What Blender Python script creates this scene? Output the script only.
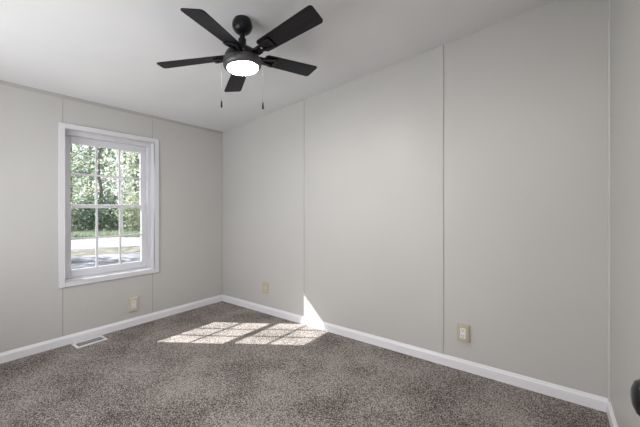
import bpy, bmesh, math, random
from mathutils import Vector, Matrix

for o in list(bpy.data.objects):
    bpy.data.objects.remove(o)
S = bpy.context.scene
C = S.collection
random.seed(7)

# ------------------------------------------------------------------ camera
F_PX, HORIZON = 310.0, 208.0
CAM = Vector((3.0095, -2.1826, 1.0581))
FWD = Vector((-0.59585, 0.80310, 0.0))
RGT = Vector((0.80310, 0.59585, 0.0))
cd = bpy.data.cameras.new('camera')
cam = bpy.data.objects.new('camera', cd)
C.objects.link(cam)
cd.sensor_fit = 'HORIZONTAL'
cd.sensor_width = 36.0
cd.lens = 36.0 * F_PX / 640.0
cd.shift_y = -(213.5 - HORIZON) / 640.0
cd.clip_start = 0.02
cd.clip_end = 500
cam.matrix_world = Matrix(((RGT.x, 0, -FWD.x, CAM.x), (RGT.y, 0, -FWD.y, CAM.y),
                           (0, 1, 0, CAM.z), (0, 0, 0, 1)))
S.camera = cam

# ------------------------------------------------------------------ world, sun, large lights, exposure
W = bpy.data.worlds.new('sky')
S.world = W
W.use_nodes = True
bg = W.node_tree.nodes['Background']
bg.inputs['Color'].default_value = (0.90, 0.94, 1.0, 1)
bg.inputs['Strength'].default_value = 1.25

sd = bpy.data.lights.new('sun', 'SUN')
sd.energy = 12.0
sd.angle = math.radians(0.53)
sd.color = (0.99, 0.985, 0.985)
sun = bpy.data.objects.new('sun', sd)
C.objects.link(sun)
SUN_DIR = Vector((1.0, 0.641, -0.986)).normalized()      # direction the light travels
sun.rotation_euler = SUN_DIR.to_track_quat('-Z', 'Y').to_euler()

HALL_POWER = 28.0
hd = bpy.data.lights.new('hall_fill_light', 'AREA')     # fill light added in the unseen hall to brighten the room
hd.shape = 'RECTANGLE'
hd.size, hd.size_y = 0.8, 0.6
hd.energy = HALL_POWER
hd.color = (1.0, 0.98, 0.96)
hl = bpy.data.objects.new('hall_fill_light', hd)
C.objects.link(hl)
hl.location = (2.78, -2.95, 2.03)
hl.rotation_euler = (math.radians(38), 0, 0)

wd = bpy.data.lights.new('window_fill_light', 'AREA')        # added fill light, shining in through the made-up window behind the camera
wd.shape = 'RECTANGLE'
wd.size, wd.size_y = 1.5, 1.1
wd.energy = 17.5
wd.color = (0.97, 0.985, 1.0)
wl_ = bpy.data.objects.new('window_fill_light', wd)
C.objects.link(wl_)
wl_.location = (1.15, -2.48, 0.95)
wl_.rotation_euler = (math.radians(101), 0, 0)

S.view_settings.view_transform = 'Standard'
S.view_settings.look = 'None'
S.view_settings.exposure = 0.17
S.view_settings.gamma = 1.0
S.view_settings.use_curve_mapping = False

# ------------------------------------------------------------------ helpers
def mat(name, col, rough=0.5, metal=0.0, spec=0.5):
    m = bpy.data.materials.new(name)
    m.use_nodes = True
    b = m.node_tree.nodes['Principled BSDF']
    b.inputs['Base Color'].default_value = (*col, 1)
    b.inputs['Roughness'].default_value = rough
    b.inputs['Metallic'].default_value = metal
    b.inputs['Specular IOR Level'].default_value = spec
    return m

def nodes(m):
    return m.node_tree.nodes, m.node_tree.links, m.node_tree.nodes['Principled BSDF']

def add_noise(m, c1, c2, scale, detail=3.0, bump=0.0, bscale=None, lo=0.35, hi=0.65, dist=0.002, rough=0.5):
    n, l, b = nodes(m)
    tc = n.new('ShaderNodeTexCoord')
    nz = n.new('ShaderNodeTexNoise')
    nz.inputs['Scale'].default_value = scale
    nz.inputs['Detail'].default_value = detail
    nz.inputs['Roughness'].default_value = rough
    l.new(tc.outputs['Object'], nz.inputs['Vector'])
    cr = n.new('ShaderNodeValToRGB')
    cr.color_ramp.elements[0].position = lo
    cr.color_ramp.elements[1].position = hi
    cr.color_ramp.elements[0].color = (*c1, 1)
    cr.color_ramp.elements[1].color = (*c2, 1)
    l.new(nz.outputs['Fac'], cr.inputs['Fac'])
    l.new(cr.outputs['Color'], b.inputs['Base Color'])
    if bump:
        nb = n.new('ShaderNodeTexNoise')
        nb.inputs['Scale'].default_value = bscale or scale
        nb.inputs['Detail'].default_value = 2.0
        l.new(tc.outputs['Object'], nb.inputs['Vector'])
        bp = n.new('ShaderNodeBump')
        bp.inputs['Strength'].default_value = bump
        bp.inputs['Distance'].default_value = dist
        l.new(nb.outputs['Fac'], bp.inputs['Height'])
        l.new(bp.outputs['Normal'], b.inputs['Normal'])
    return cr

def link(name, bm, m, parent=None, smooth=False, bevel=0.0, kind=None):
    bmesh.ops.recalc_face_normals(bm, faces=bm.faces[:])
    me = bpy.data.meshes.new(name)
    bm.to_mesh(me)
    bm.free()
    me.materials.append(m)
    if smooth:
        for p in me.polygons:
            p.use_smooth = True
    o = bpy.data.objects.new(name, me)
    C.objects.link(o)
    if parent:
        o.parent = parent
    if bevel:
        bv = o.modifiers.new('bevel', 'BEVEL')
        bv.width = bevel
        bv.segments = 2
        bv.limit_method = 'ANGLE'
    if smooth:
        try:
            me.set_sharp_from_angle(angle=math.radians(40))
        except Exception:
            pass
    if kind:
        o['kind'] = kind
    return o

def box(bm, x0, x1, y0, y1, z0, z1):
    v = [bm.verts.new((x, y, z)) for z in (z0, z1) for y in (y0, y1) for x in (x0, x1)]
    for f in ((0, 2, 3, 1), (4, 5, 7, 6), (0, 1, 5, 4), (2, 6, 7, 3), (0, 4, 6, 2), (1, 3, 7, 5)):
        bm.faces.new([v[i] for i in f])
    return v

def prism(bm, pts, axis, a, b):
    """extrude a 2D outline along an axis ('x','y','z') from a to b"""
    def P(p, t):
        if axis == 'x': return (t, p[0], p[1])
        if axis == 'y': return (p[0], t, p[1])
        return (p[0], p[1], t)
    A = [bm.verts.new(P(p, a)) for p in pts]
    B = [bm.verts.new(P(p, b)) for p in pts]
    n = len(pts)
    bm.faces.new(A)
    bm.faces.new(B[::-1])
    for i in range(n):
        bm.faces.new((A[i], A[(i + 1) % n], B[(i + 1) % n], B[i]))

def lathe(bm, prof, seg=40, M=None):
    """revolve (r, z) profile about z"""
    rings = []
    for r, z in prof:
        if r < 1e-6:
            rings.append([bm.verts.new((0, 0, z))])
        else:
            rings.append([bm.verts.new((r * math.cos(2 * math.pi * i / seg), r * math.sin(2 * math.pi * i / seg), z)) for i in range(seg)])
    for a, b in zip(rings, rings[1:]):
        for i in range(seg):
            j = (i + 1) % seg
            if len(a) == 1 and len(b) == 1: continue
            if len(a) == 1: bm.faces.new((a[0], b[i], b[j]))
            elif len(b) == 1: bm.faces.new((a[i], b[0], a[j]))
            else: bm.faces.new((a[i], b[i], b[j], a[j]))
    if M is not None:
        bmesh.ops.transform(bm, matrix=M, verts=[v for r in rings for v in r])

def tube(bm, pts, radii, seg=8):
    pts = [Vector(p) for p in pts]
    rings = []
    for i, p in enumerate(pts):
        d = (pts[min(i + 1, len(pts) - 1)] - pts[max(i - 1, 0)]).normalized()
        u = d.orthogonal().normalized()
        if i and rings:
            u0 = (rings[-1][0].co - pts[i - 1])
            u = (u0 - d * u0.dot(d)).normalized()
        w = d.cross(u)
        r = radii[i] if hasattr(radii, '__len__') else radii
        rings.append([bm.verts.new(p + r * (math.cos(2 * math.pi * k / seg) * u + math.sin(2 * math.pi * k / seg) * w)) for k in range(seg)])
    for a, b in zip(rings, rings[1:]):
        for i in range(seg):
            bm.faces.new((a[i], a[(i + 1) % seg], b[(i + 1) % seg], b[i]))
    bm.faces.new(rings[0][::-1])
    bm.faces.new(rings[-1])

def thing(name, label, cat, loc=(0, 0, 0), group=None, rotz=0.0):
    o = bpy.data.objects.new(name, None)
    C.objects.link(o)
    o.location = loc
    o.rotation_euler = (0, 0, rotz)
    o.empty_display_size = 0.1
    o['label'] = label
    o['category'] = cat
    if group: o['group'] = group
    return o

def tag(o, label, cat, group=None, kind=None):
    o['label'] = label
    o['category'] = cat
    if group: o['group'] = group
    if kind: o['kind'] = kind
    return o

def at(px, depth, z=None, py=None):
    d = CAM + (FWD + RGT * ((px - 320.0) / F_PX)) * depth
    if z is not None: d.z = z
    if py is not None: d.z = CAM.z + (HORIZON - py) / F_PX * depth
    return d

# ------------------------------------------------------------------ materials of the setting
M_wall = mat('painted_wall_panel', (0.66, 0.64, 0.61), 0.40, spec=0.35)
add_noise(M_wall, (0.560, 0.552, 0.537), (0.580, 0.572, 0.557), 1.3, bump=0.02, bscale=260, dist=0.001)
M_ceil = mat('ceiling_paint', (0.72, 0.72, 0.73), 0.85, spec=0.2)
add_noise(M_ceil, (0.765, 0.765, 0.775), (0.795, 0.795, 0.805), 2.0, bump=0.06, bscale=170, dist=0.002)
M_trim = mat('white_trim_paint', (0.86, 0.855, 0.885), 0.35, spec=0.4)
M_case = mat('window_casing_paint', (0.73, 0.725, 0.75), 0.4, spec=0.4)
M_cove = mat('shaded_cove_strip', (0.46, 0.45, 0.425), 0.5)  # shade along the ceiling line is put into this darker colour
M_strip = mat('corner_strip_paint', (0.70, 0.69, 0.68), 0.45)
M_batten = mat('batten_paint', (0.572, 0.564, 0.549), 0.45, spec=0.35)
M_vinyl = mat('white_vinyl', (0.72, 0.715, 0.75), 0.35, spec=0.4)
M_carpet = mat('grey_brown_carpet', (0.2, 0.18, 0.16), 0.95, spec=0.1)

def carpet_nodes(m):
    n, l, b = nodes(m)
    tc = n.new('ShaderNodeTexCoord')
    vo = n.new('ShaderNodeTexVoronoi')
    vo.inputs['Scale'].default_value = 250
    nz = n.new('ShaderNodeTexNoise')
    nz.inputs['Scale'].default_value = 125
    nz.inputs['Detail'].default_value = 4
    nz.inputs['Roughness'].default_value = 0.75
    big = n.new('ShaderNodeTexNoise')
    big.inputs['Scale'].default_value = 3.0
    big.inputs['Detail'].default_value = 3
    for t in (vo, nz, big): l.new(tc.outputs['Object'], t.inputs['Vector'])
    sep = n.new('ShaderNodeSeparateColor')
    l.new(vo.outputs['Color'], sep.inputs['Color'])
    mx = n.new('ShaderNodeMath'); mx.operation = 'MULTIPLY_ADD'
    l.new(sep.outputs['Red'], mx.inputs[0]); mx.inputs[1].default_value = 0.42
    l.new(nz.outputs['Fac'], mx.inputs[2])
    ad = n.new('ShaderNodeMath'); ad.operation = 'MULTIPLY_ADD'
    l.new(big.outputs['Fac'], ad.inputs[0]); ad.inputs[1].default_value = 0.42
    l.new(mx.outputs[0], ad.inputs[2])
    cr = n.new('ShaderNodeValToRGB')
    e = cr.color_ramp.elements
    e[0].position, e[0].color = 0.60, (0.033, 0.027, 0.023, 1)
    e[1].position, e[1].color = 1.0, (0.44, 0.395, 0.365, 1)
    k = e.new(0.79); k.color = (0.100, 0.085, 0.075, 1)
    k = e.new(0.92); k.color = (0.195, 0.170, 0.155, 1)
    l.new(ad.outputs[0], cr.inputs['Fac'])
    l.new(cr.outputs['Color'], b.inputs['Base Color'])
    bp = n.new('ShaderNodeBump')
    bp.inputs['Strength'].default_value = 0.5
    bp.inputs['Distance'].default_value = 0.004
    l.new(mx.outputs[0], bp.inputs['Height'])
    l.new(bp.outputs['Normal'], b.inputs['Normal'])
carpet_nodes(M_carpet)

# ------------------------------------------------------------------ room shell
XR, YN, TH = 3.256, -2.31, 0.15          # right wall, near wall, outer wall thickness
def ceil_z(x): return 1.925 + 0.0975 * x
HX0, HX1, HY = 2.2, 3.35, -3.6            # hall behind the doorway
DX0, DX1, DH = 2.40, 3.20, 2.03           # doorway in the near wall

bm = bmesh.new(); box(bm, -TH, XR + 0.1, HY, 0.1, -0.12, 0.0)
link('floor', bm, M_carpet, kind='structure')

bm = bmesh.new()
prism(bm, [(-TH - 0.0, ceil_z(-TH)), (XR + 0.1, ceil_z(XR + 0.1)), (XR + 0.1, ceil_z(XR + 0.1) + 0.1), (-TH, ceil_z(-TH) + 0.1)], 'y', YN - 0.1, 0.1)
link('ceiling', bm, M_ceil, kind='structure')

# left wall with the window opening; two narrow panel seams
OY0, OY1, OZ0, OZ1 = -1.437, -0.763, 0.487, 1.672
bm = bmesh.new()
zt = ceil_z(0) + 0.0
G = 0.0018
s1, s2 = -1.447, -0.777
box(bm, -TH, 0, YN - 0.1, s1 - G, -0.05, zt)
box(bm, -TH, -0.004, s1 - G, s1 + G, -0.05, zt)
box(bm, -TH, 0, s1 + G, OY0, -0.05, zt)
box(bm, -TH, 0, OY1, 0.1, -0.05, zt)
for z0, z1 in ((-0.05, OZ0), (OZ1, zt)):
    box(bm, -TH, 0, OY0, s2 - G, z0, z1)
    box(bm, -TH, -0.004, s2 - G, s2 + G, z0, z1)
    box(bm, -TH, 0, s2 + G, OY1, z0, z1)
link('wall_left', bm, M_wall, kind='structure')

# back wall: three panels with open hairline seams beside the battens
bm = bmesh.new()
xs = [-TH, 1.2080, 1.2135, 2.4315, 2.4350, XR + 0.1]
for a, b, dep in ((xs[0], xs[1], 0.0), (xs[1], xs[2], 0.013), (xs[2], xs[3], 0.0), (xs[3], xs[4], 0.006), (xs[4], xs[5], 0.0)):
    prism(bm, [(a, -0.05), (b, -0.05), (b, ceil_z(b)), (a, ceil_z(a))], 'y', dep * 0.6, 0.1)
link('wall_back', bm, M_wall, kind='structure')

bm = bmesh.new()
box(bm, XR, XR + 0.1, YN - 0.1, 0.1, -0.05, ceil_z(XR))
link('wall_right', bm, M_wall, kind='structure')

bm = bmesh.new()
W2X0, W2X1, W2Z0, W2Z1 = 0.40, 1.90, 0.60, 1.70  # opening for the added window that lets fill light in
for xa, xb, za, zb in ((-TH, W2X0, -0.05, None), (W2X0, W2X1, -0.05, W2Z0), (W2X0, W2X1, W2Z1, None), (W2X1, DX0, -0.05, None)):
    prism(bm, [(xa, za), (xb, za), (xb, zb or ceil_z(xb)), (xa, zb or ceil_z(xa))], 'y', YN - 0.1, YN)
prism(bm, [(DX0, DH), (DX1, DH), (DX1, ceil_z(DX1)), (DX0, ceil_z(DX0))], 'y', YN - 0.1, YN)
prism(bm, [(DX1, -0.05), (XR, -0.05), (XR, ceil_z(XR)), (DX1, ceil_z(DX1))], 'y', YN - 0.1, YN)
link('wall_near', bm, M_wall, kind='structure')

bm = bmesh.new()
box(bm, HX0 - 0.1, HX0, HY, YN - 0.1, -0.05, 2.2)
box(bm, XR, XR + 0.1, HY, YN - 0.1, -0.05, 2.2)
box(bm, HX0 - 0.1, XR + 0.1, HY - 0.1, HY, -0.05, 2.2)
link('wall_hall', bm, M_wall, kind='structure')
bm = bmesh.new(); box(bm, HX0 - 0.1, XR + 0.1, HY - 0.1, YN - 0.1, 2.1, 2.2)
link('ceiling_hall', bm, M_ceil, kind='structure')

# baseboards: a plain board with an eased ogee top
BH, BT = 0.070, 0.012
prof = [(0, 0), (BT, 0), (BT, BH * 0.72), (BT * 0.8, BH * 0.80), (BT * 0.55, BH * 0.86), (BT * 0.42, BH * 0.95), (BT * 0.25, BH), (0, BH)]
bm = bmesh.new(); prism(bm, prof, 'y', YN, 0.0)
link('baseboard_left', bm, M_trim, kind='structure')
bm = bmesh.new(); prism(bm, [(-p[0], p[1]) for p in prof], 'x', 0.0, XR)
link('baseboard_back', bm, M_trim, kind='structure')
bm = bmesh.new(); prism(bm, [(XR - p[0], p[1]) for p in prof], 'y', YN, 0.0)
link('baseboard_right', bm, M_trim, kind='structure')

# battens and corner strips
bm = bmesh.new()
prism(bm, [(1.2135, BH), (1.247, BH), (1.247, ceil_z(1.247)), (1.2135, ceil_z(1.2135))], 'y', -0.0018, 0.0)
link('trim_1', bm, M_batten, kind='structure', bevel=0.0012)
bm = bmesh.new()
prism(bm, [(2.396, BH), (2.4315, BH), (2.4315, ceil_z(2.4315)), (2.396, ceil_z(2.396))], 'y', -0.0045, 0.0)
link('trim_2', bm, M_batten, kind='structure', bevel=0.0012)
bm = bmesh.new(); box(bm, 0, 0.005, -0.03, -0.004, BH, zt)
link('trim_3', bm, M_batten, kind='structure', bevel=0.001)
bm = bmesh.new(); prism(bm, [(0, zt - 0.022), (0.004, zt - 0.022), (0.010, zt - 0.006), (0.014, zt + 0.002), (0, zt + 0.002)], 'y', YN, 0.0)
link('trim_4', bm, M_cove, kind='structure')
bm = bmesh.new(); box(bm, XR - 0.006, XR, -0.034, 0.0, BH, ceil_z(XR))
link('trim_5', bm, M_strip, kind='structure', bevel=0.001)

# ------------------------------------------------------------------ window
M_glass = bpy.data.materials.new('window_glass')
M_glass.use_nodes = True
n, l = M_glass.node_tree.nodes, M_glass.node_tree.links
n.remove(n['Principled BSDF'])
tr = n.new('ShaderNodeBsdfTransparent'); tr.inputs['Color'].default_value = (0.97, 0.98, 0.98, 1)
gl = n.new('ShaderNodeBsdfGlossy'); gl.inputs['Roughness'].default_value = 0.02
lw = n.new('ShaderNodeLayerWeight'); lw.inputs['Blend'].default_value = 0.5
pw = n.new('ShaderNodeMath'); pw.operation = 'POWER'; pw.inputs[1].default_value = 5.0
l.new(lw.outputs['Facing'], pw.inputs[0])
fr = n.new('ShaderNodeMath'); fr.operation = 'MULTIPLY_ADD'; fr.inputs[1].default_value = 0.8; fr.inputs[2].default_value = 0.03
l.new(pw.outputs[0], fr.inputs[0])
mx = n.new('ShaderNodeMixShader')
l.new(fr.outputs[0], mx.inputs[0]); l.new(tr.outputs[0], mx.inputs[1]); l.new(gl.outputs[0], mx.inputs[2])
l.new(mx.outputs[0], n['Material Output'].inputs['Surface'])

win = bpy.data.objects.new('window_1', None)
C.objects.link(win)
win['kind'] = 'structure'
win['label'] = 'white double-hung window with grilles in the left wall'

# casing boards on the wall, mitred look from four boards
cy0, cy1, cz0, cz1 = -1.476, -0.722, 0.447, 1.712
iy0, iy1, iz0, iz1 = -1.436, -0.764, 0.488, 1.671
bm = bmesh.new()
box(bm, 0, 0.016, cy0, iy0, cz0, cz1)
box(bm, 0, 0.016, iy1, cy1, cz0, cz1)
box(bm, 0, 0.016, iy0, iy1, iz1, cz1)
box(bm, 0, 0.016, iy0, iy1, cz0, iz0)
link('casing', bm, M_case, win, bevel=0.003)
# inner bead of the casing
bm = bmesh.new()
bw = 0.006
box(bm, 0, 0.019, iy0 - bw, iy0, iz0 - bw, iz1 + bw)
box(bm, 0, 0.019, iy1, iy1 + bw, iz0 - bw, iz1 + bw)
box(bm, 0, 0.019, iy0, iy1, iz1, iz1 + bw)
box(bm, 0, 0.019, iy0, iy1, iz0 - bw, iz0)
link('casing_bead', bm, M_case, win, bevel=0.003)
# jamb liner, stepped in to the sash tracks
bm = bmesh.new()
jt = 0.002
for x0, x1, l_, r_, t_, b_ in ((-0.066, -0.001, jt, jt, jt, jt), (-0.148, -0.066, 0.016, 0.026, 0.030, 0.010), (-0.060, -0.052, 0.006, 0.006, 0.008, 0.003)):
    box(bm, x0, x1, OY0, OY0 + l_, OZ0, OZ1)
    box(bm, x0, x1, OY1 - r_, OY1, OZ0, OZ1)
    box(bm, x0, x1, OY0 + l_, OY1 - r_, OZ1 - t_, OZ1)
    box(bm, x0, x1, OY0 + l_, OY1 - r_, OZ0, OZ0 + b_)
link('window_frame', bm, M_vinyl, win)

def sash(name, xa, xb, y0, y1, z0, z1, gy0, gy1, gz0, gz1):
    bm = bmesh.new()
    box(bm, xa, xb, y0, gy0, z0, z1)
    box(bm, xa, xb, gy1, y1, z0, z1)
    box(bm, xa, xb, gy0, gy1, gz1, z1)
    box(bm, xa, xb, gy0, gy1, z0, gz0)
    s = link(name, bm, M_vinyl, win, bevel=0.003)
    xm = (xa + xb) / 2 - 0.002
    bm = bmesh.new(); box(bm, xm - 0.002, xm + 0.002, gy0 - 0.003, gy1 + 0.003, gz0 - 0.003, gz1 + 0.003)
    link('glass_pane', bm, M_glass, s)
    bm = bmesh.new()
    w = 0.008
    for k in (1, 2):
        y = gy0 + (gy1 - gy0) * k / 3
        box(bm, xm + 0.003, xm + 0.009, y - w, y + w, gz0, gz1)
    z = (gz0 + gz1) / 2
    for k in range(3):
        ya = gy0 + (gy1 - gy0) * k / 3 + (w if k else 0)
        yb = gy0 + (gy1 - gy0) * (k + 1) / 3 - (w if k < 2 else 0)
        box(bm, xm + 0.003, xm + 0.009, ya, yb, z - w, z + w)
    link('grille', bm, M_vinyl, s)
    return s
sash('upper_sash', -0.124, -0.108, -1.420, -0.790, 1.064, 1.641, -1.370, -0.838, 1.089, 1.583)
low = sash('lower_sash', -0.100, -0.082, -1.420, -0.790, 0.498, 1.088, -1.373, -0.840, 0.560, 1.056)
bm = bmesh.new(); box(bm, -0.084, -0.072, -1.14, -1.08, 1.072, 1.084)
link('sash_lock', bm, M_vinyl, low, bevel=0.003)

# made-up window in the unseen near wall, added to let fill light in
fill_win = bpy.data.objects.new('fill_window', None)
C.objects.link(fill_win)
fill_win['kind'] = 'structure'
bm = bmesh.new()
for xa, xb, za, zb in ((W2X0 - .05, W2X0, W2Z0 - .05, W2Z1 + .05), (W2X1, W2X1 + .05, W2Z0 - .05, W2Z1 + .05), (W2X0, W2X1, W2Z1, W2Z1 + .05), (W2X0, W2X1, W2Z0 - .05, W2Z0)):
    box(bm, xa, xb, YN, YN + 0.014, za, zb)
link('casing', bm, M_trim, fill_win, bevel=0.003)
bm = bmesh.new()
for xa, xb, za, zb in ((W2X0, W2X0 + .04, W2Z0, W2Z1), (W2X1 - .04, W2X1, W2Z0, W2Z1), (W2X0 + .04, W2X1 - .04, W2Z1 - .04, W2Z1), (W2X0 + .04, W2X1 - .04, W2Z0, W2Z0 + .04), (1.13, 1.17, W2Z0 + .04, W2Z1 - .04)):
    box(bm, xa, xb, YN - 0.085, YN - 0.05, za, zb)
link('window_frame', bm, M_vinyl, fill_win)

# ------------------------------------------------------------------ door standing open behind the right edge of the view
M_black = mat('black_metal', (0.007, 0.007, 0.010), 0.28, 0.0, 0.3)
door = bpy.data.objects.new('door_1', None)
C.objects.link(door)
door['kind'] = 'structure'
door['label'] = 'white door standing open along the right wall with a black knob'
bm = bmesh.new()
dx0, dx1, dy0, dy1 = 3.1665, 3.2005, -2.268, -1.488
box(bm, dx0 + 0.004, dx1 - 0.004, dy0, dy1, 0.012, 2.0)
for y0, y1, z0, z1 in ((dy0, dy0 + 0.11, 0.012, 2.0), (dy1 - 0.11, dy1, 0.012, 2.0), (dy0 + 0.11, dy1 - 0.11, 1.88, 2.0),
                       (dy0 + 0.11, dy1 - 0.11, 0.012, 0.2), (dy0 + 0.11, dy1 - 0.11, 0.75, 0.9)):
    box(bm, dx0, dx1, y0, y1, z0, z1)
link('door_leaf', bm, M_trim, door)
KY, KZ = -1.549, 0.784
def knob(side):
    bm = bmesh.new()
    lathe(bm, [(0, 0), (0.031, 0), (0.031, 0.004), (0.026, 0.008), (0.012, 0.011), (0.011, 0.022), (0.016, 0.028), (0.024, 0.034),
               (0.0275, 0.042), (0.0272, 0.049), (0.022, 0.057), (0.012, 0.061), (0, 0.062)] if side < 0 else
          [(0, 0), (0.031, 0), (0.031, 0.004), (0.012, 0.011), (0.011, 0.018), (0.022, 0.024), (0.026, 0.032), (0.022, 0.042), (0.012, 0.046), (0, 0.047)], 36)
    R = Matrix.Rotation(math.radians(90 * side), 4, 'Y')
    bmesh.ops.transform(bm, matrix=Matrix.Translation((dx0 if side < 0 else dx1, KY, KZ)) @ R, verts=bm.verts[:])
    o = link('door_knob', bm, M_black, door, smooth=True)
    o['label'] = 'black round door knob'
knob(-1); knob(1)

# ------------------------------------------------------------------ ceiling fan
FX, FY = 1.654, -1.071
FZ = ceil_z(FX)
M_blade = mat('dark_wood_blade', (0.030, 0.027, 0.030), 0.5, 0, 0.25)
add_noise(M_blade, (0.010, 0.009, 0.012), (0.020, 0.018, 0.022), 14, 4, lo=0.3, hi=0.7)
nn, ll, bb = nodes(M_blade)
for nd in nn:
    if nd.type == 'TEX_NOISE':
        mp = nn.new('ShaderNodeMapping'); mp.inputs['Scale'].default_value = (0.25, 6, 1)
        tcn = [q for q in nn if q.type == 'TEX_COORD'][0]
        ll.new(tcn.outputs['Object'], mp.inputs['Vector']); ll.new(mp.outputs['Vector'], nd.inputs['Vector'])
M_gun = mat('gunmetal', (0.12, 0.117, 0.122), 0.42, 0.7)
M_chain = mat('chain_metal', (0.10, 0.10, 0.10), 0.5, 0.5)
M_bulb = bpy.data.materials.new('lit_diffuser')
M_bulb.use_nodes = True
b = M_bulb.node_tree.nodes['Principled BSDF']
b.inputs['Base Color'].default_value = (0.9, 0.9, 0.9, 1)
b.inputs['Emission Color'].default_value = (1.0, 0.97, 0.94, 1)
b.inputs['Emission Strength'].default_value = 135.0

fan = thing('ceiling_fan', 'black five-blade ceiling fan with a lit round lamp, hanging from the sloped ceiling', 'ceiling fan', (FX, FY, FZ))
ZB = 1.890 - FZ                                     # blade plane, relative to the ceiling
bm = bmesh.new()
sl = 0.0975
lathe(bm, [(0, 0.004), (0.046, 0.004), (0.052, -0.014), (0.0545, -0.030), (0.052, -0.045), (0.043, -0.060), (0.031, -0.070), (0.018, -0.075), (0, -0.076)], 40)
for v in bm.verts:
    if v.co.z > 0: v.co.z = 0.0 + sl * v.co.x
link('canopy', bm, M_black, fan, smooth=True)
bm = bmesh.new()
lathe(bm, [(0.014, -0.072), (0.014, -0.100), (0.021, -0.103), (0.021, ZB + 0.060), (0.030, ZB + 0.050), (0.034, ZB + 0.035), (0, ZB + 0.035)], 28)
link('downrod', bm, M_black, fan, smooth=True)
bm = bmesh.new()
lathe(bm, [(0, ZB + 0.040), (0.040, ZB + 0.040), (0.062, ZB + 0.034), (0.080, ZB + 0.020), (0.090, ZB + 0.004), (0.094, ZB - 0.020), (0, ZB - 0.020)], 48)
cov = link('motor_cover', bm, M_black, fan, smooth=True)
bm = bmesh.new()
lathe(bm, [(0, ZB - 0.020), (0.096, ZB - 0.020), (0.102, ZB - 0.023), (0.103, ZB - 0.028), (0.103, ZB - 0.048), (0.099, ZB - 0.060), (0.090, ZB - 0.066), (0.083, ZB - 0.066), (0.083, ZB - 0.060), (0, ZB - 0.060)], 56)
hou = h = link('motor_housing', bm, M_gun, fan, smooth=True)
h['label'] = 'gunmetal grey motor housing ring'
bm = bmesh.new()
lathe(bm, [(0.0825, ZB - 0.0602), (0.0825, ZB - 0.067), (0.078, ZB - 0.071), (0.055, ZB - 0.076), (0.028, ZB - 0.079), (0, ZB - 0.080)], 48)
dif = h = link('lamp_diffuser', bm, M_bulb, fan, smooth=True)
h['label'] = 'glowing white round diffuser'

# one blade and its iron, pointing along +x from the hub axis; copies share the meshes
def blade_outline():
    r0, r1, w0, w1, rc = 0.105, 0.466, 0.045, 0.0575, 0.018
    pts = [(r0, -w0 + 0.010), (r0 + 0.012, -w0)]
    for k in range(1, 7):
        t = k / 7.0
        pts.append((r0 + (r1 - r0 - rc) * t, -(w0 + (w1 - w0) * t)))
    for k in range(7):
        a = -math.pi / 2 + k * math.pi / 12
        pts.append((r1 - rc + rc * math.cos(a), -w1 + rc + rc * math.sin(a)))
    return pts + [(x, -y) for x, y in pts[::-1]]
blade_bm = bmesh.new()
prism(blade_bm, blade_outline(), 'z', 0.0, 0.006)
iron_bm = bmesh.new()
for s in (-1, 1):
    prism(iron_bm, [(0.078, s * 0.020), (0.105, s * 0.022), (0.160, s * 0.038), (0.178, s * 0.035), (0.182, s * 0.022), (0.160, s * 0.022), (0.115, s * 0.009), (0.078, s * 0.008)], 'z', -0.011, 0.0)
prism(iron_bm, [(0.163, -0.025), (0.181, -0.025), (0.181, 0.025), (0.163, 0.025)], 'z', -0.0105, -0.0002)
prism(iron_bm, [(0.066, -0.022), (0.100, -0.022), (0.100, 0.022), (0.066, 0.022)], 'z', -0.017, -0.001)
for x, y in ((0.168, 0.022), (0.168, -0.022), (0.150, 0.0)):
    lathe(iron_bm, [(0, -0.014), (0.004, -0.0135), (0.005, -0.0115), (0.005, -0.010), (0, -0.010)], 10, Matrix.Translation((x, y, 0)))
PH0 = 5.112
TX, TY = 0.147, 0.089
HUB = Matrix.Translation((-0.003, -0.002, ZB)) @ Matrix.Rotation(math.atan(0.10), 4, Vector((0.596, -0.803, 0))) @ Matrix.Translation((0, 0, -ZB))
pro_b = pro_i = None
for q in (cov, hou, dif): q.matrix_local = HUB
for i in range(5):
    a = PH0 + i * 2 * math.pi / 5
    a += (-0.03, 0, 0, 0.05, 0)[i]
    droop = (-0.042, 0.023, -0.028, 0.0, 0.01)[i] + math.atan(TX * math.cos(a) + TY * math.sin(a))
    M = (Matrix.Translation((0.021, 0.015, ZB + 0.002)) @ Matrix.Rotation(a, 4, 'Z') @
         Matrix.Rotation(-droop, 4, 'Y') @ Matrix.Rotation(-0.204, 4, 'X'))
    if i == 0:
        bo = pro_b = link('blade', blade_bm, M_blade, fan, bevel=0.0015)
        io = pro_i = link('blade_iron', iron_bm, M_black, bo, bevel=0.001)
    else:
        bo = pro_b.copy(); C.objects.link(bo)
        io = pro_i.copy(); C.objects.link(io)
        io.parent = bo
    bo.parent = fan
    bo.matrix_local = M

def pull_chain(ox, oy, z_end):
    bm = bmesh.new()
    z0 = ZB - 0.045
    z1 = z_end - FZ
    zf = z1 + 0.038
    tube(bm, [(ox * 0.93, oy * 0.93, z0), (ox, oy, z0 - 0.004), (ox, oy, zf)], 0.0004, 6)
    k = 0
    z = z0 - 0.006
    while z > zf:
        bmesh.ops.create_icosphere(bm, subdivisions=1, radius=0.0009, matrix=Matrix.Translation((ox, oy, z)))
        z -= 0.0052
    c = link('pull_chain', bm, M_chain, fan, smooth=True)
    bm = bmesh.new()
    lathe(bm, [(0, zf + 0.002), (0.0025, zf + 0.001), (0.0040, zf - 0.008), (0.0052, zf - 0.024), (0.0050, z1 + 0.004), (0.003, z1), (0, z1)], 14, Matrix.Translation((ox, oy, 0)))
    link('fob', bm, M_black, c, smooth=True)
pull_chain(1.563 - FX, -1.139 - FY, 1.608)
pull_chain(1.745 - FX, -1.004 - FY, 1.599)

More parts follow.
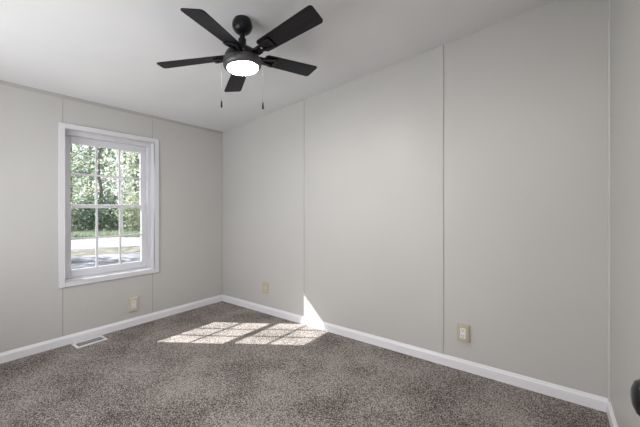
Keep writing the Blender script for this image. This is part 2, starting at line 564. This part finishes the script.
# ------------------------------------------------------------------ outlets
M_beige = mat('beige_plastic', (0.52, 0.47, 0.34), 0.45)
M_ivory = mat('ivory_plastic', (0.62, 0.58, 0.46), 0.4)
M_white = mat('white_plastic', (0.80, 0.80, 0.82), 0.4)
M_slot = mat('dark_slot', (0.03, 0.03, 0.03), 0.6)

def outlet(loc, rotz, label, w, h, depth, plate_m, face_m, style):
    """built facing -y at the origin (wall plane y = 0), z centred"""
    t = thing('wall_outlet', label, 'outlet', loc, 'wall outlets', rotz)
    bm = bmesh.new()
    W2, H2 = w / 2, h / 2
    fr_ = 0.76
    a = [bm.verts.new((x * W2, 0.0, z * H2)) for x, z in ((-1, -1), (1, -1), (1, 1), (-1, 1))]
    b = [bm.verts.new((x * W2, -depth * 0.85, z * H2)) for x, z in ((-1, -1), (1, -1), (1, 1), (-1, 1))]
    c = [bm.verts.new((x * (W2 - 0.005), -depth, z * (H2 - 0.005))) for x, z in ((-1, -1), (1, -1), (1, 1), (-1, 1))]
    bm.faces.new(a); bm.faces.new(c)
    for p, q in ((a, b), (b, c)):
        for i in range(4):
            bm.faces.new((p[i], p[(i + 1) % 4], q[(i + 1) % 4], q[i]))
    link('cover_plate', bm, plate_m, t)
    bm = bmesh.new()
    fw, fh = (0.0165, 0.0335)
    box(bm, -fw, fw, -depth - 0.002, -depth + 0.001, -fh, fh)
    f = link('receptacle', bm, face_m, t, bevel=0.0015)
    bm = bmesh.new()
    for s in (-1, 1):
        zc = s * 0.0185
        y0, y1 = -depth - 0.0026, -depth - 0.0018
        box(bm, -0.0075, -0.0050, y0, y1, zc - 0.001, zc + 0.009)
        box(bm, 0.0050, 0.0072, y0, y1, zc, zc + 0.008)
        box(bm, -0.0025, 0.0025, y0, y1, zc - 0.009, zc - 0.004)
    link('slots', bm, M_slot, f)
    if style == 'screw':
        bm = bmesh.new()
        for s in (-1, 1):
            lathe(bm, [(0, -0.001), (0.0032, -0.001), (0.0028, 0.001), (0, 0.0014)], 12,
                  Matrix.Translation((0, -depth, s * 0.046)) @ Matrix.Rotation(math.radians(90), 4, 'X'))
        link('screw', bm, plate_m, t, smooth=True)
    return t
outlet((0.709, 0, 0.252), 0, 'small beige outlet low on the back wall near the far corner', 0.080, 0.112, 0.008, M_beige, M_ivory, 'plain')
outlet((2.556, 0, 0.246), 0, 'beige outlet with white face low on the back wall, right of the right batten', 0.074, 0.108, 0.018, M_beige, M_white, 'plain')
outlet((0, -0.948, 0.196), math.radians(90), 'ivory outlet low on the left wall below the window', 0.070, 0.122, 0.022, M_ivory, M_white, 'plain')

# ------------------------------------------------------------------ floor register
reg = thing('floor_register', 'white metal floor register set in the carpet by the left baseboard', 'vent', (0.0935, -1.300, 0), None, math.radians(1))
M_regm = mat('register_enamel', (0.78, 0.77, 0.76), 0.35)
M_louv = mat('register_louver', (0.42, 0.41, 0.40), 0.4, 0.2)
bm = bmesh.new()
a, b_ = 0.062, 0.103
ia, ib = 0.038, 0.083
for x0, x1, y0, y1 in ((-a, -ia, -b_, b_), (ia, a, -b_, b_), (-ia, ia, -b_, -ib), (-ia, ia, ib, b_)):
    box(bm, x0, x1, y0, y1, 0.0, 0.007)
link('register_frame', bm, M_regm, reg, bevel=0.0025)
bm = bmesh.new(); box(bm, -ia, ia, -ib, ib, 0.0002, 0.001)
link('register_well', bm, M_slot, reg)
bm = bmesh.new()
N = 22
for k in range(N):
    y = -ib + 0.012 + (2 * ib - 0.024) * k / (N - 1)
    v = box(bm, -ia, ia, y - 0.0007, y + 0.0007, 0.001, 0.0062)
    for q in v:
        if q.co.z > 0.003: q.co.y += 0.003
for x in (-0.0115, 0.0115):
    box(bm, x - 0.0012, x + 0.0012, -ib, ib, 0.0062, 0.0068)
link('louvers', bm, M_louv, reg)
bm = bmesh.new(); box(bm, 0.018, 0.026, 0.068, 0.078, 0.0065, 0.012)
link('damper_lever', bm, M_louv, reg, bevel=0.001)

# ------------------------------------------------------------------ outdoors
GZ = -0.60
M_lawn = mat('lawn', (0.30, 0.42, 0.16), 0.9, spec=0.1)
add_noise(M_lawn, (0.15, 0.19, 0.125), (0.27, 0.30, 0.215), 0.9, 5, bump=0.5, bscale=9, dist=0.05)
M_gravel = mat('pale_gravel', (0.68, 0.65, 0.60), 0.9, spec=0.1)
add_noise(M_gravel, (0.215, 0.213, 0.21), (0.38, 0.377, 0.37), 1.6, 6, bump=0.5, bscale=14, dist=0.03, rough=0.7)
M_asph = mat('grey_driveway', (0.30, 0.31, 0.35), 0.85, spec=0.2)
add_noise(M_asph, (0.11, 0.112, 0.134), (0.36, 0.36, 0.39), 0.8, 6, bump=0.4, bscale=16, dist=0.02, lo=0.42, hi=0.66, rough=0.65)
nn, ll, bb = nodes(M_asph)
M_litter = mat('leaf_litter', (0.36, 0.33, 0.24), 0.95, spec=0.1)
add_noise(M_litter, (0.09, 0.088, 0.072), (0.27, 0.255, 0.215), 3.0, 6, bump=0.6, bscale=12, dist=0.05, rough=0.7)

# ground strips run along the view through the window; u = into the distance, v = across
U0 = at(106, 1.0) - at(106, 0.0); U0.z = 0; U0.normalize()
V0 = Vector((-U0.y, U0.x, 0))
O0 = Vector((CAM.x, CAM.y, 0))
def strip(name, u0, u1, z, m, wob, seedv, thick=0.05, v0=-40, v1=40, skew=0.0):
    rnd = random.Random(seedv)
    bm = bmesh.new()
    n_ = 48
    A, B = [], []
    for k in range(n_ + 1):
        v = v0 + (v1 - v0) * k / n_
        ua = u0 + rnd.uniform(-wob, wob) + skew * v
        ub = u1 + rnd.uniform(-wob, wob) + skew * v
        for L, u in ((A, ua), (B, ub)):
            p = O0 + U0 * u + V0 * v
            L.append((p.x, p.y))
    for k in range(n_):
        for z_ in (z,):
            top = [bm.verts.new((*q, z)) for q in (A[k], A[k + 1], B[k + 1], B[k])]
            bm.faces.new(top)
    bmesh.ops.remove_doubles(bm, verts=bm.verts[:], dist=1e-4)
    r = bmesh.ops.extrude_face_region(bm, geom=bm.faces[:])
    for q in r['geom']:
        if isinstance(q, bmesh.types.BMVert): q.co.z -= thick
    return link(name, bm, m, kind='structure')
strip('ground_lawn', 3.6, 120, GZ, M_lawn, 0.0, 1, thick=0.4)
strip('ground_driveway', 6.0, 13.6, GZ + 0.010, M_asph, 0.10, 2, thick=0.03, skew=0.03)
strip('ground_leaf_litter', 13.4, 15.8, GZ + 0.016, M_litter, 0.25, 3, thick=0.04, skew=0.03)
strip('ground_gravel_road', 15.6, 20.8, GZ + 0.022, M_gravel, 0.15, 4, thick=0.05, skew=0.03)

def leaf_mat(name, c1, c2):
    m = bpy.data.materials.new(name)
    m.use_nodes = True
    n, l = m.node_tree.nodes, m.node_tree.links
    n.remove(n['Principled BSDF'])
    g = n.new('ShaderNodeNewGeometry')
    cr = n.new('ShaderNodeValToRGB')
    cr.color_ramp.elements[0].color = (*c1, 1); cr.color_ramp.elements[1].color = (*c2, 1)
    l.new(g.outputs['Random Per Island'], cr.inputs['Fac'])
    d = n.new('ShaderNodeBsdfDiffuse'); t = n.new('ShaderNodeBsdfTranslucent')
    x = n.new('ShaderNodeMixShader'); x.inputs[0].default_value = 0.45
    l.new(cr.outputs['Color'], d.inputs['Color']); l.new(cr.outputs['Color'], t.inputs['Color'])
    l.new(d.outputs[0], x.inputs[1]); l.new(t.outputs[0], x.inputs[2])
    l.new(x.outputs[0], n['Material Output'].inputs['Surface'])
    return m
L_light = leaf_mat('leaf_pale', (0.48, 0.52, 0.38), (0.80, 0.82, 0.68))
L_mid = leaf_mat('leaf_mid', (0.32, 0.39, 0.27), (0.66, 0.71, 0.55))
L_dark = leaf_mat('leaf_dark', (0.18, 0.25, 0.20), (0.46, 0.53, 0.42))
L_grass = leaf_mat('grass_blade', (0.23, 0.28, 0.195), (0.42, 0.47, 0.36))
M_bark = mat('bark', (0.22, 0.19, 0.16), 0.9, spec=0.1)
add_noise(M_bark, (0.14, 0.12, 0.10), (0.34, 0.30, 0.26), 6, 4, bump=0.5, dist=0.02)
M_pale = mat('pale_bark', (0.66, 0.64, 0.62), 0.8, spec=0.1)
add_noise(M_pale, (0.50, 0.48, 0.46), (0.78, 0.76, 0.74), 5, 4, bump=0.3, dist=0.01)

def add_leaf(bm, p, size, rnd, up=0.3):
    d = Vector((rnd.gauss(0, 1), rnd.gauss(0, 1), rnd.gauss(0, 1))).normalized()
    s = d.orthogonal().normalized()
    s = Matrix.Rotation(rnd.uniform(0, 6.28), 3, d) @ s
    w = size * rnd.uniform(0.28, 0.42)
    L = size * rnd.uniform(0.8, 1.3)
    nrm = d.cross(s) * (size * 0.08)
    v = [bm.verts.new(q) for q in (p, p + d * L * 0.45 + s * w + nrm, p + d * L, p + d * L * 0.45 - s * w + nrm)]
    bm.faces.new(v)

def tree(name, label, loc, height, crown_r, z_low, leaf_m, bark_m, nb, per, leaf, trunk_r, seedv, group, cat='tree', lean=(0, 0)):
    rnd = random.Random(seedv)
    t = thing(name, label, cat, loc, group)
    bm = bmesh.new(); fb = bmesh.new()
    pts, rad = [], []
    for k in range(9):
        f = k / 8
        pts.append(Vector((lean[0] * f + rnd.gauss(0, 0.05) * (k > 0), lean[1] * f + rnd.gauss(0, 0.05) * (k > 0), height * 0.93 * f - (0.1 if k == 0 else 0))))
        rad.append(trunk_r * (1.25 if k == 0 else 1 - 0.85 * f))
    tube(bm, pts, rad, 10)
    for i in range(nb):
        f = (i + rnd.random()) / nb
        z = z_low + (height - z_low) * f
        q = min(z / (height * 0.93), 0.999) * 8
        k = int(q)
        base = pts[k].lerp(pts[k + 1], q - k)
        az = rnd.uniform(0, 6.283)
        reach = crown_r * (math.sin(math.pi * (0.18 + 0.76 * f)) ** 0.7) * rnd.uniform(0.55, 1.1)
        d = Vector((math.cos(az), math.sin(az), rnd.uniform(-0.05, 0.5)))
        b0 = [base - Vector((0, 0, 0.1)), base + d * reach * 0.5 + Vector((0, 0, rnd.uniform(-.1, .25))), base + d * reach]
        r0 = max(0.008, trunk_r * 0.32 * (1 - 0.7 * f))
        tube(bm, b0, [r0, r0 * 0.6, r0 * 0.2], 6)
        for j in range(per):
            u = rnd.random() ** 0.6
            p = b0[1].lerp(b0[2], (u - 0.5) * 2) if u > 0.5 else b0[0].lerp(b0[1], max(u * 2, 0.35))
            sp = 0.12 * crown_r + 0.18
            p = p + Vector((rnd.gauss(0, sp), rnd.gauss(0, sp), rnd.gauss(0, sp * 0.8)))
            if p.z < 0.15: p.z = 0.15 + rnd.random() * 0.2
            add_leaf(fb, p, leaf * rnd.uniform(0.7, 1.3), rnd)
    link('trunk', bm, bark_m, t, smooth=True)
    link('foliage', fb, leaf_m, t)
    return t

G1 = 'trees across the road'
def P(px, depth): 
    p = at(px, depth); return (p.x, p.y, GZ)
tree('leafy_tree', 'bushy mid green tree across the road, at the left of the window', P(70, 22), 9.5, 2.6, 1.2, L_mid, M_bark, 55, 55, 0.20, 0.17, 11, G1)
tree('leafy_tree', 'dark green tree seen through the middle of the window', P(100, 22.5), 8.5, 2.0, 0.7, L_dark, M_bark, 45, 55, 0.20, 0.15, 12, G1)
tree('leafy_tree', 'pale yellowish green tree with loose leaves seen in the middle panes', P(90, 27), 11, 2.7, 1.5, L_light, M_bark, 44, 48, 0.22, 0.17, 13, G1)
tree('leafy_tree', 'dark green tree crown in the upper right panes of the window', P(137, 24), 10, 2.0, 3.2, L_dark, M_bark, 40, 75, 0.20, 0.16, 14, G1)
tree('slender_tree', 'slender pale trunked tree with sparse leaves right of the window middle', P(122, 19), 9.0, 1.3, 2.4, L_light, M_pale, 28, 30, 0.20, 0.085, 15, G1)
tree('leafy_tree', 'pale green tree at the right edge of the window view', P(150, 27), 10.5, 2.8, 0.8, L_light, M_bark, 50, 52, 0.22, 0.18, 16, G1)
tree('added_shade_tree', 'tall unseen tree near the house, added to cast shade across the driveway', (-12.5, -2.8, GZ), 8.5, 2.7, 3.0, L_mid, M_bark, 46, 60, 0.26, 0.17, 21, None)  # stands out of view, added for its shade on the driveway
G2 = 'shrubs along the tree line'
for i, (px, dp, hh, rr, mm, lab) in enumerate(((66, 20, 1.7, 0.9, L_mid, 'low mid green shrub by the road, left in the window'),
        (86, 20.6, 2.0, 1.0, L_dark, 'dark green shrub under the middle trees beyond the road'),
        (112, 21, 1.9, 1.0, L_dark, 'dark shrub just left of the slender pale trunk'),
        (134, 20.6, 2.2, 1.1, L_light, 'pale green shrub right of the slender pale trunk'))):
    tree('shrub', lab, P(px, dp), hh, rr, 0.15, mm, M_bark, 26, 55, 0.18, 0.03, 40 + i, G2, 'shrub')

# tall grass along the far side of the road
rnd = random.Random(5)
bm = bmesh.new()
for k in range(5200):
    px = rnd.uniform(52, 160); dp = 17.4 + 3.2 * rnd.random() ** 1.4 + 0.0
    p = at(px, dp, GZ)
    hgt = rnd.uniform(0.12, 0.36)
    a = rnd.uniform(0, 3.14); w = 0.02
    e = Vector((math.cos(a) * w, math.sin(a) * w, 0))
    tip = p + Vector((rnd.gauss(0, 0.08), rnd.gauss(0, 0.08), hgt))
    bm.faces.new([bm.verts.new(q) for q in (p - e, p + e, tip)])
o = link('tall_grass', bm, L_grass)
tag(o, 'bright green tall grass along the far side of the road', 'grass', kind='stuff')
